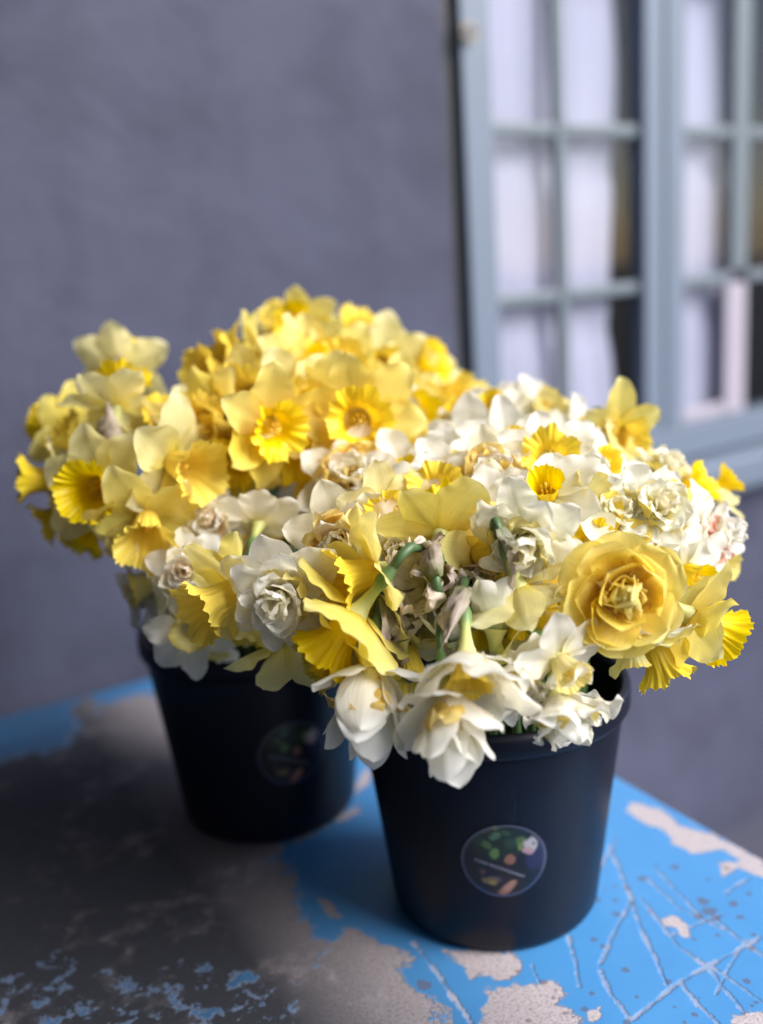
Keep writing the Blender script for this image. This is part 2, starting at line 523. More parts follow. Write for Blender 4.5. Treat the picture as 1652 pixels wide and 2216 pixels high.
av, af = join_vf([box_vf(-0.599, 0.30, -2.10, -0.002, 1.40, 1.43), box_vf(-0.599, 0.30, -2.13, -2.101, 1.24, 1.429)])  # unseen overhead slab, added to keep sky light off the table end
aw = obj('blocker_slab', mesh('blocker_slab', av, af, M['black_strip'], smooth=False), None, WM)
tag(aw, 'unseen black slab with a drop lip, added to shade the table end', 'blocker_slab')

# ------------------------------------------------------------------ table
TYAW = math.radians(29.3)
TD = np.array([math.cos(TYAW), math.sin(TYAW)]); TB = np.array([math.sin(TYAW), -math.cos(TYAW)])   # along the wall / away from the wall
pa = on_table(165, 1507)[:2]; pb = on_table(1500, 1770)[:2]
amax = pb @ TD
bmin = pa @ TB
TO = TD*amax + TB*bmin            # table corner
def tloc(x, y):
    p = on_table(x, y)[:2] - TO
    return np.array([p @ TD, p @ TB])
TW, TDp, TT = 1.22, 1.15, 0.045   # length along wall, depth, thickness
TM = Matrix(((TD[0], -TB[0], 0, TO[0]), (TD[1], -TB[1], 0, TO[1]), (0, 0, 1, 0), (0, 0, 0, 1)))  # local x along wall (negative = away from corner), local y = -b
table = empty('worn_table', TM @ Matrix.Translation((0, 0, GZ)))
tag(table, 'blue painted table with flaking scratched top holding the two buckets', 'table')

def seg_dist(P, poly):
    d = np.full(len(P), 9.0)
    for p, q in zip(poly[:-1], poly[1:]):
        e = q-p
        t = np.clip(((P-p) @ e)/max(e @ e, 1e-9), 0, 1)
        d = np.minimum(d, np.linalg.norm(P-(p+t[:, None]*e), axis=1))
    return d
def in_poly(P, poly):
    c = np.zeros(len(P), bool)
    n = len(poly)
    for i in range(n):
        a, b = poly[i], poly[(i+1) % n]
        k = (a[1] > P[:, 1]) != (b[1] > P[:, 1])
        with np.errstate(divide='ignore', invalid='ignore'):
            xx = (b[0]-a[0])*(P[:, 1]-a[1])/(b[1]-a[1]+1e-12)+a[0]
        c ^= k & (P[:, 0] < xx)
    return c
BR_ = 0.008
def axis_grid(a, b, bands, cs):
    g = [a]
    while g[-1] < b-1e-6:
        st = cs
        for f0, f1, fs in bands:
            if f0 <= g[-1] < f1: st = fs
        g.append(min(b, g[-1]+st))
    return np.array(g)
sx_ = [tloc(*q) for q in [(1290, 1800), (1652, 1850), (900, 2216), (1652, 2216), (870, 2040)]]
fx0, fy0, fy1 = min(q[0] for q in sx_), min(q[1] for q in sx_), max(q[1] for q in sx_)
gx = axis_grid(-TW+BR_, -BR_, [(-0.95, 0.0, 0.0045), (fx0, 0.0, 0.0016)], 0.012)
gy = axis_grid(BR_, TDp-BR_, [(0.0, 0.86, 0.0045), (fy0, fy1, 0.0016)], 0.012)
print('table grid', len(gx), len(gy))
X, Y = np.meshgrid(gx, gy)
P = np.stack([X.ravel(), Y.ravel()], 1)
wearv = np.full(len(P), 0.06)
patches = [
 # photograph's bare areas, as outlines on the tabletop (softness in m)
 ([(-60,1660),(150,1615),(180,1560),(210,1525),(330,1500),(420,1540),(600,1790),(600,1840),(640,1920),(650,1990),(700,2040),(720,2100),(640,2140),(420,2090),(250,2130),(120,2080),(-60,2120)], 0.035),
 ([(150,1540),(190,1505),(215,1530),(180,1570)], 0.012),
 ([(700,2050),(760,2010),(830,2040),(895,2075),(860,2100),(900,2140),(940,2170),(950,2240),(620,2240),(640,2130)], 0.018),
 ([(950,2052),(1110,2062),(1128,2085),(1122,2105),(1095,2128),(1060,2112),(1035,2100),(1020,2118),(1000,2090)], 0.010),
 ([(1050,2140),(1120,2128),(1200,2125),(1220,2150),(1215,2175),(1240,2190),(1265,2225),(1250,2250),(1060,2250),(1040,2185)], 0.012),
 ([(1270,2190),(1300,2178),(1302,2200),(1280,2212)], 0.006),
 ([(1580,2205),(1625,2188),(1670,2195),(1670,2240),(1590,2240)], 0.008),
 ([(1352,1752),(1370,1738),(1440,1752),(1470,1785),(1530,1800),(1580,1822),(1660,1868),(1670,1905),(1600,1880),(1560,1900),(1560,1870),(1600,1862),(1570,1840),(1500,1850),(1465,1832),(1440,1800),(1390,1780)], 0.009),
 ([(1430,1990),(1460,1980),(1485,2000),(1492,2028),(1480,2030),(1465,2008),(1440,2005)], 0.006),
 ([(690,1945),(712,1950),(735,1985),(715,1988)], 0.008),
 ([(780,1675),(800,1660),(796,1700),(770,1720)], 0.010),
 ([(700,1790),(780,1735),(775,1760),(640,1820)], 0.012),
]
for pl, soft in patches:
    poly = [tloc(*q) for q in pl]
    poly = [np.array([q[0], q[1]]) for q in poly]
    d = seg_dist(P, poly+[poly[0]])
    ins_ = in_poly(P, poly)
    sd_ = np.where(ins_, d, -d)
    wearv = np.maximum(wearv, np.clip(0.5+sd_/soft*0.5, 0.06, 1.15))
# the paint is as patchy beyond the part the photograph shows
wp_ = TO+P[:, :1]*TD+P[:, 1:]*TB
dv = np.concatenate([wp_, np.zeros((len(P), 1))], 1)-CAM
zz_ = np.maximum(dv @ FW, 0.05)
ux, uy = 826+FPX*(dv @ RT)/zz_, 1108-FPX*(dv @ UP)/zz_
off = np.clip(np.maximum(np.maximum(ux-1690, -40-ux), uy-2250)/80, 0, 1)
for k in np.nonzero(off > 0)[0]:
    n_ = noise.noise((P[k, 0]*7, P[k, 1]*7, 3.3))
    wearv[k] = max(wearv[k], min(1.1, 0.15+1.5*max(0, n_))*off[k])
# speckled bare zone along the front
poly = [tloc(*q) for q in [(-80,2080),(300,2050),(640,2060),(980,2180),(990,2300),(-80,2300)]]
z_ = in_poly(P, poly)
wearv = np.where(z_, np.maximum(wearv, 0.60), wearv)
def zc(Xp, Yp): return (727+0.56*Xp, 1586+0.56*Yp)
scr_lines = [
 ([(1060,440),(1130,610),(1180,760),(1240,880),(1275,970)], 1.0), ([(1150,640),(1080,760),(1015,910),(1060,1000),(1130,1100)], 1.2),
 ([(1140,1110),(1330,960),(1500,870),(1640,790)], 1.2), ([(1180,640),(1330,830),(1440,910),(1560,1060),(1640,1160)], 1.1),
 ([(1330,960),(1400,1050),(1480,1125)], 1.2), ([(1470,720),(1600,830),(1680,880)], 0.9), ([(900,790),(930,900),(940,980)], 1.1),
 ([(300,810),(400,940),(460,1030),(520,1120)], 1.5), ([(1230,520),(1420,720)], 0.6), ([(1450,900),(1680,1060)], 0.7),
 ([(1590,800),(1520,900),(1470,1010)], 0.5), ([(1090,400),(1000,560)], 0.6), ([(1300,780),(1500,700)], 0.6), ([(1200,560),(1330,680),(1500,760)], 0.5),
 ([(1600,560),(1500,620)], 0.7), ([(760,900),(800,1010),(850,1120)], 0.6),
]
scrv = np.zeros(len(P))
for ln, wd in scr_lines:
    poly = [tloc(*zc(*q)) for q in ln]
    # a little wander
    pts = []
    for p, q in zip(poly[:-1], poly[1:]):
        for k in range(6):
            c_ = p+(q-p)*k/6
            nn = noise.noise((c_[0]*60, c_[1]*60, wd))
            pts.append(c_ + np.array([nn, -nn])*0.0016)
    pts.append(poly[-1])
    d = seg_dist(P, pts)
    scrv = np.maximum(scrv, np.clip(1.0-d/(0.0095*(0.55+0.45*wd)), 0, 1))
rustv = np.zeros(len(P))
rr_ = random.Random(5)
rust_pts = [((1420,650),0.006),((1445,690),0.008),((1400,710),0.005),((1470,715),0.005),((1310,518),0.005),((1182,563),0.005),((1085,700),0.004),((1125,600),0.004),((1120,915),0.004),((340,975),0.007),((1535,660),0.005),((1010,645),0.004)]
rust_pts += [((rr_.uniform(700, 1640), rr_.uniform(500, 1120)), rr_.uniform(0.0015, 0.004)) for _ in range(45)]
for q, r_ in rust_pts:
    d = np.linalg.norm(P-tloc(*zc(*q)), axis=1)
    rustv = np.maximum(rustv, np.clip(1.1-d/r_*0.6, 0, 1))
# dirt and painted-in shade together, deepening towards the far end of the table
stain_shade = np.clip((-P[:, 0]-0.26)/0.26, 0.10, 1.0)
V = [(x, -y, 0.0) for x, y in P]
nx, ny = len(gx), len(gy)
idx = np.arange(nx*ny).reshape(ny, nx)
F = np.stack([idx[:-1, :-1], idx[1:, :-1], idx[1:, 1:], idx[:-1, 1:]], -1).reshape(-1, 4).tolist()
wearv, scrv, rustv, stain_shade = list(wearv), list(scrv), list(rustv), list(stain_shade)
# rounded rim: rings going out and down from the top's outline
outl = [(i, 0) for i in range(nx)] + [(nx-1, j) for j in range(1, ny)] + [(i, ny-1) for i in range(nx-2, -1, -1)] + [(0, j) for j in range(ny-2, 0, -1)]
prev = [int(idx[j, i]) for i, j in outl]
for dx_, dz_ in ((0.3, -0.05), (0.71, -0.29), (1, -1), (1, -TT/BR_), (0.2, -TT/BR_-0.05)):
    cur = []
    for (i, j) in outl:
        sx = -1 if i == 0 else (1 if i == nx-1 else 0)
        sy = 1 if j == 0 else (-1 if j == ny-1 else 0)
        k = 0.75 if sx and sy else 1
        b0 = V[int(idx[j, i])]
        cur.append(len(V))
        V.append((b0[0]+sx*BR_*dx_*k, b0[1]+sy*BR_*dx_*k, dz_*BR_))
        n_ = noise.noise((b0[0]*30, b0[1]*30, dz_))
        wearv.append(wearv[int(idx[j, i])]*0.6+0.2+0.25*n_); scrv.append(0); rustv.append(0); stain_shade.append(stain_shade[int(idx[j, i])])
    for k in range(len(outl)):
        k2 = (k+1) % len(outl)
        F.append((prev[k], prev[k2], cur[k2], cur[k]))
    prev = cur
F.append(tuple(prev))
top = obj('tabletop', mesh('tabletop', V, F, M['table'], attrs={'wear': wearv, 'scratch': scrv, 'rust': rustv, 'stain_shade': stain_shade}), table, Matrix.Translation((0, 0, -GZ)))
for sx in (-0.09, -TW+0.09):
    for sy in (-0.09, -TDp+0.09):
        obj('leg', mesh('leg', *box_vf(sx-0.03, sx+0.03, sy-0.03, sy+0.03, 0.0, -GZ-TT+0.002, 0.004), M['table_leg'], smooth=False), table)
for q in ((-TW+0.12, -0.12, -0.10, -0.08), (-TW+0.12, -0.12, -TDp+0.08, -TDp+0.10), (-0.10, -0.08, -TDp+0.12, -0.12), (-TW+0.08, -TW+0.10, -TDp+0.12, -0.12)):
    obj('apron', mesh('apron', *box_vf(*q, -GZ-TT-0.09, -GZ-TT+0.002, 0.003), M['table_leg'], smooth=False), table)

# ------------------------------------------------------------------ buckets
BH, RB0, RB1 = 0.24, 0.104, 0.130
def bucket_profile():
    p = [(0.0, 0.004), (RB0-0.016, 0.003), (RB0-0.010, 0.0), (RB0-0.004, 0.003), (RB0, 0.010)]
    for k in range(1, 9):
        t = k/8
        p.append((RB0+(RB1-RB0)*t*0.96, 0.010+(BH-0.035)*t))
    p += [(RB1-0.001, BH-0.022)]
    inner = [(RB1-0.004, BH-0.010), (RB1-0.0045, BH-0.03), (RB0-0.002, 0.02), (RB0-0.012, 0.008), (0.0, 0.007)]
    return p, inner
RBASE = on_table(1072, 1926); LBASE = on_table(588, 1733)
def sticker_colour(x, y):
    """printed picture on the round sticker: x, y in -1..1"""
    r = math.hypot(x, y)
    ca, sa = math.cos(math.radians(10)), math.sin(math.radians(10))
    x, y = x*ca-y*sa, x*sa+y*ca
    c = np.array([0.010, 0.012, 0.022])
    px, py = 775+x*720, 785-y*600
    def blob(cx, cy, rx, ry, rot, col, amt=1.0):
        nonlocal c
        dx, dy = px-cx, py-cy
        a = math.radians(rot)
        u, w = (dx*math.cos(a)+dy*math.sin(a))/rx, (-dx*math.sin(a)+dy*math.cos(a))/ry
        d = math.hypot(u, w) + 0.25*noise.noise((px*0.012, py*0.012, cx))
        k = amt*max(0.0, min(1.0, (1.15-d)/0.35))
        c = c*(1-k)+np.array(col)*k
    blob(620, 500, 480, 260, -8, (0.018, 0.035, 0.022))
    blob(1320, 650, 190, 240, 30, (0.03, 0.03, 0.11), 0.9)
    blob(700, 1090, 120, 60, 0, (0.04, 0.04, 0.12))
    for q in ((540,400,95,60,-35,(0.09,0.19,0.12)), (430,550,110,55,25,(0.09,0.17,0.06)), (590,680,75,95,-20,(0.14,0.28,0.08)), (960,440,75,95,40,(0.12,0.20,0.06)),
              (990,530,45,60,20,(0.22,0.30,0.08)), (510,265,60,40,10,(0.13,0.19,0.07)), (820,480,110,80,0,(0.03,0.07,0.04)), (380,330,90,50,-20,(0.05,0.07,0.05)), (300,520,80,60,0,(0.03,0.06,0.04)), (700,330,80,50,15,(0.05,0.10,0.05))):
        blob(*q)
    blob(855, 745, 90, 85, 30, (0.36, 0.17, 0.12))
    blob(1150, 500, 125, 115, 20, (0.62, 0.60, 0.66)); blob(1130, 590, 110, 55, 10, (0.60, 0.38, 0.45)); blob(1200, 470, 40, 30, 0, (0.25, 0.27, 0.20))
    blob(610, 1130, 150, 60, -5, (0.22, 0.16, 0.08)); blob(660, 1165, 60, 30, 0, (0.36, 0.28, 0.12)); blob(460, 1010, 60, 50, 20, (0.10, 0.06, 0.05))
    blob(930, 1200, 165, 65, -48, (0.50, 0.27, 0.22)); blob(860, 1290, 70, 45, 0, (0.42, 0.20, 0.16))
    # a slanting line of fine handwriting
    t = (px-300)/870
    if 0 < t < 1:
        ly = 830 + 190*t - 20*math.sin(t*math.pi) + 16*math.sin(t*95)*abs(math.sin(t*17))
        k = max(0, 1-abs(py-ly)/26)
        c = c*(1-k)+np.array([0.30, 0.30, 0.38])*k
    if r > 0.90:
        k = max(0, 1-abs(r-0.955)/0.045)
        rim = np.array([0.16, 0.17, 0.26]) if y > -0.2 else np.array([0.09, 0.13, 0.30])
        c = c*(1-k*0.85)+rim*k*0.85
    return c*0.5
def make_bucket(base, tilt, label, st_ang, st_z):
    face = math.atan2(-base[1], -base[0])
    m = Matrix.Translation(Vector(base)) @ Matrix.Rotation(tilt[0], 4, 'X') @ Matrix.Rotation(tilt[1], 4, 'Y') @ Matrix.Rotation(face, 4, 'Z')
    b = empty('flower_bucket', m)
    tag(b, label, 'bucket', 'flower buckets on the worn table')
    p, inner = bucket_profile()
    v1, f1, _ = lathe_vf(p, 72)
    v2, f2, _ = lathe_vf(inner, 72)
    obj('body', mesh('body', *join_vf([(v1, f1), (v2, f2)]), M['bucket']), b)
    rp = [(RB1-0.0025, BH-0.024), (RB1+0.003, BH-0.025), (RB1+0.0055, BH-0.021), (RB1+0.0055, BH-0.006), (RB1+0.004, BH-0.001), (RB1+0.001, BH), (RB1-0.003, BH-0.002), (RB1-0.004, BH-0.012), (RB1-0.004, BH-0.02)]
    v, f, _ = lathe_vf(rp, 72)
    obj('rim', mesh('rim', v, f, M['bucket']), b)
    # sticker on the tapering side
    R = 0.040
    nr, na = 26, 84
    V, F, Cc = [], [], []
    for i in range(nr+1):
        for k in range(na):
            a = 2*math.pi*k/na
            x, y = math.cos(a)*i/nr, math.sin(a)*i/nr
            z = st_z + y*R
            rad = RB0+(RB1-RB0)*0.96*(z-0.010)/(BH-0.035) + 0.0006
            th = st_ang + x*R/rad
            V.append((rad*math.cos(th), rad*math.sin(th), z))
            Cc.append((*sticker_colour(x, y), 1))
    for i in range(nr):
        for k in range(na):
            k2 = (k+1) % na
            F.append((i*na+k, (i+1)*na+k, (i+1)*na+k2, i*na+k2))
    s = obj('sticker', mesh('sticker', V, F, M['sticker'], attrs={'print': Cc}), b)
    s['label'] = 'round dark sticker printed with leaves and flowers'
    return b, m
BUCKETS = {}
BUCKETS['R'] = make_bucket(RBASE, (0.0, 0.012), 'navy black plastic flower bucket near the table corner with bright sticker', math.radians(4), 0.108)
BUCKETS['L'] = make_bucket(LBASE, (0.0, 0.0), 'navy black plastic flower bucket nearer the wall with dim sticker', math.radians(14), 0.117)

# ------------------------------------------------------------------ flowers: petal, cup, neck and sheath shapes
NVAR = 5
def petal_vf(L, W, tip=1.8, um=0.5, base=0.25, bend=0.0, curl=0.0, cup=0.2, ruffle=0.0, twist=0.0, ridge=0.0, seed=0, nu=22, nv=12, crumple=0.0):
    V, U, F = [], [], []
    cx_, cz_ = 0.0, 0.0
    for i in range(nu+1):
        u = i/nu
        ph = bend*u + curl*u**3
        if i:
            cx_ += math.cos(ph)*L/nu; cz_ += math.sin(ph)*L/nu
        if u < um:
            w = base+(1-base)*math.sin(math.pi/2*u/um)**0.9
        else:
            q = (u-um)/(1-um)
            w = max(0.0, 1-q**tip)**0.62
        w = max(w, 0.035)*W/2
        tw = twist*u
        for j in range(nv+1):
            vv = -1+2*j/nv
            y = vv*w
            h = cup*w*vv*vv
            h += -ridge*math.exp(-(vv/0.22)**2)*math.sin(math.pi*min(1, u*1.05))
            if ruffle:
                h += ruffle*abs(vv)**1.6*noise.noise((u*4.2+seed*3.1, (2.0 if vv > 0 else -2.0), seed*1.7))*2.0*(0.3+u)
                h += ruffle*0.5*abs(vv)**3*math.sin(u*19+seed+(1.5 if vv > 0 else 0))*(0.2+u)
            if crumple:
                h += crumple*noise.noise((u*5+seed, vv*2.2, seed*2.3))*u
            # slight unevenness of the outline
            y *= 1+0.06*noise.noise((u*5, (1 if vv > 0 else -1)*3.0, seed*5.1))
            y2, h2 = y*math.cos(tw)-h*math.sin(tw), y*math.sin(tw)+h*math.cos(tw)
            V.append((cx_-math.sin(ph)*h2, y2, cz_+math.cos(ph)*h2))
            U.append((u, (vv+1)/2))
    for i in range(nu):
        for j in range(nv):
            a = i*(nv+1)+j
            F.append((a, a+nv+1, a+nv+2, a+1))
    return V, F, U

PET = {
 # name: base parameters; each of the NVAR variants wobbles them
 'trumpet': dict(L=0.048, W=0.036, tip=1.5, um=0.48, base=0.30, bend=0.10, curl=-0.25, cup=0.22, ruffle=0.0026, ridge=0.0012),
 'broad':   dict(L=0.048, W=0.036, tip=1.65, um=0.48, base=0.32, bend=0.20, curl=-0.35, cup=0.26, ruffle=0.0028, ridge=0.0010),
 'long':    dict(L=0.054, W=0.034, tip=1.7, um=0.50, base=0.30, bend=0.10, curl=-0.10, cup=0.34, ruffle=0.0030, ridge=0.0014),
 'small':   dict(L=0.030, W=0.024, tip=1.6, um=0.48, base=0.30, bend=0.05, curl=-0.25, cup=0.20, ruffle=0.0014, ridge=0.0008),
 'ruffled': dict(L=0.048, W=0.034, tip=1.8, um=0.55, base=0.30, bend=0.15, curl=-0.70, cup=0.22, ruffle=0.0060, ridge=0.0015),
 'inner':   dict(L=0.032, W=0.025, tip=1.8, um=0.55, base=0.42, bend=0.05, curl=-0.40, cup=0.36, ruffle=0.0030, crumple=0.003),
 'frill':   dict(L=0.024, W=0.024, tip=3.2, um=0.70, base=0.35, bend=0.15, curl=-0.50, cup=0.45, ruffle=0.0046, crumple=0.003),
 'rose_out': dict(L=0.050, W=0.052, tip=2.8, um=0.60, base=0.35, bend=0.45, curl=-0.60, cup=0.22, ruffle=0.0030, ridge=0.0006),
 'rose_mid': dict(L=0.041, W=0.048, tip=3.0, um=0.62, base=0.40, bend=0.95, curl=0.00, cup=0.42, ruffle=0.0026),
 'rose_in':  dict(L=0.033, W=0.034, tip=2.4, um=0.60, base=0.50, bend=0.75, curl=0.45, cup=0.75, ruffle=0.0030, crumple=0.003),
 'bell':    dict(L=0.058, W=0.037, tip=1.75, um=0.46, base=0.34, bend=0.25, curl=-0.10, cup=0.30, ruffle=0.0014, ridge=0.0012),
 'bud':     dict(L=0.027, W=0.031, tip=2.0, um=0.50, base=0.50, bend=0.15, curl=0.75, cup=0.85, ruffle=0.0012),
 'wilt':    dict(L=0.040, W=0.026, tip=1.7, um=0.45, base=0.35, bend=0.30, curl=1.10, cup=0.60, ruffle=0.0050, crumple=0.006),
}
_pm = {}
def petal_mesh(kind, mat, var):
    key = (kind, mat, var)
    if key not in _pm:
        rg = random.Random(hash(kind) % 1000 if False else sum(map(ord, kind))*31+var*7)
        p = dict(PET[kind])
        p['L'] *= rg.uniform(0.93, 1.07); p['W'] *= rg.uniform(0.90, 1.08)
        p['bend'] += rg.uniform(-0.16, 0.16); p['curl'] += rg.uniform(-0.28, 0.28)
        p['cup'] += rg.uniform(-0.12, 0.14)
        p['twist'] = rg.uniform(-0.35, 0.35)
        p['seed'] = rg.uniform(0, 50)
        v, f, u = petal_vf(**p)
        _pm[key] = mesh('petal_'+kind, v, f, M[mat], uv=u)
    return _pm[key]

def cup_mesh(kind, mat, var):
    key = ('cup', kind, mat, var)
    if key in _pm: return _pm[key]
    rg = random.Random(sum(map(ord, kind))*17+var)
    s = rg.uniform(0, 40)
    ln, r0, r1, flare, frill = {'trumpet': (0.038, 0.0085, 0.0155, 0.0090, 0.0030), 'medium': (0.024, 0.0075, 0.0125, 0.0030, 0.0014), 'small': (0.010, 0.0060, 0.0105, 0.0025, 0.0012), 'wide': (0.022, 0.0085, 0.0160, 0.0090, 0.0036)}[kind]
    ln *= rg.uniform(0.92, 1.08)
    prof = [(0.0004, 0.003), (r0*0.7, 0.0015)]
    for i in range(15):
        t = i/14
        prof.append((r0+(r1-r0)*t**0.8+flare*max(0, (t-0.60)/0.40)**1.8, ln*(t-0.10*max(0, t-0.75))))
    lobes = 6
    def fn(t, a, r, z):
        k = t**3
        nz = noise.noise((math.cos(a)*2.6+s, math.sin(a)*2.6, t*1.5))
        fine = noise.noise((math.cos(a)*7+s, math.sin(a)*7, 3.0+t))*1.5+0.14*math.sin(a*19+5*nz+s)
        rib = 0.0003*math.cos(a*12+s)*t
        return r+frill*k*(fine*0.9+nz*1.2)+rib, z+frill*k*(0.7*math.sin(a*lobes+s)+1.6*noise.noise((math.cos(a)*8+s, math.sin(a)*8, 9.0))+nz*1.1)
    v, f, u = lathe_vf(prof, 96 if kind != 'small' else 54, fn=fn)
    _pm[key] = mesh('cup_'+kind, v, f, M[mat], uv=u)
    return _pm[key]

def neck_mesh():
    if 'neck' in _pm: return _pm['neck']
    prof = [(0.0098, 0.0035), (0.0072, -0.001), (0.0052, -0.007), (0.0041, -0.014), (0.0036, -0.020), (0.0045, -0.0235), (0.0054, -0.028), (0.0050, -0.033), (0.0036, -0.0375), (0.0030, -0.040)]
    v, f, u = lathe_vf(prof, 14)
    _pm['neck'] = mesh('flower_neck', v, f, M['neck'], uv=u)
    return _pm['neck']
def stamen_mesh():
    if 'stamen' in _pm: return _pm['stamen']
    ps = []
    for k in range(6):
        a = k*math.pi/3
        ps.append(tube_vf([(0.003*math.cos(a), 0.003*math.sin(a), 0.0), (0.0042*math.cos(a), 0.0042*math.sin(a), 0.013), (0.0045*math.cos(a), 0.0045*math.sin(a), 0.015)], [0.0005, 0.0009, 0.0008], 5))
    ps.append(tube_vf([(0, 0, 0), (0, 0, 0.014), (0, 0, 0.019)], [0.0008, 0.0008, 0.0014], 6))
    _pm['stamen'] = mesh('stamens', *join_vf(ps), M['stamen'])
    return _pm['stamen']
def spathe_mesh(var):
    """papery sheath: a torn half-tube, wider at its foot, curling at the tip"""
    key = ('spathe', var)
    if key in _pm: return _pm[key]
    rg = random.Random(var+300)
    s = rg.uniform(0, 30)
    L = rg.uniform(0.040, 0.055)
    bend = rg.uniform(-1.1, 1.1)
    V, F, U = [], [], []
    nu, nv = 14, 10
    cx_, cz_ = 0.0, 0.0
    for i in range(nu+1):
        u = i/nu
        ph = bend*u*u
        if i: cx_ += math.sin(ph)*L/nu; cz_ += math.cos(ph)*L/nu
        w = 0.0052+0.0050*math.sin(math.pi*min(1, u*1.3))*(1-0.3*u)-0.006*max(0, u-0.75)*3
        w = max(w, 0.0015)
        op = math.radians(120-45*u)
        for j in range(nv+1):
            vv = -1+2*j/nv
            a = vv*op
            wr = w*(1+0.75*noise.noise((u*7+s, vv*4, s)))
            V.append((cx_+wr*math.cos(a)-0.001, wr*math.sin(a), cz_+0.012*noise.noise((vv*3+s, u*4, 2))*u*u))
            U.append((u, (vv+1)/2))
    for i in range(nu):
        for j in range(nv):
            a = i*(nv+1)+j
            F.append((a, a+nv+1, a+nv+2, a+1))
    _pm[key] = mesh('spathe', V, F, M['spathe'], uv=U)
    return _pm[key]

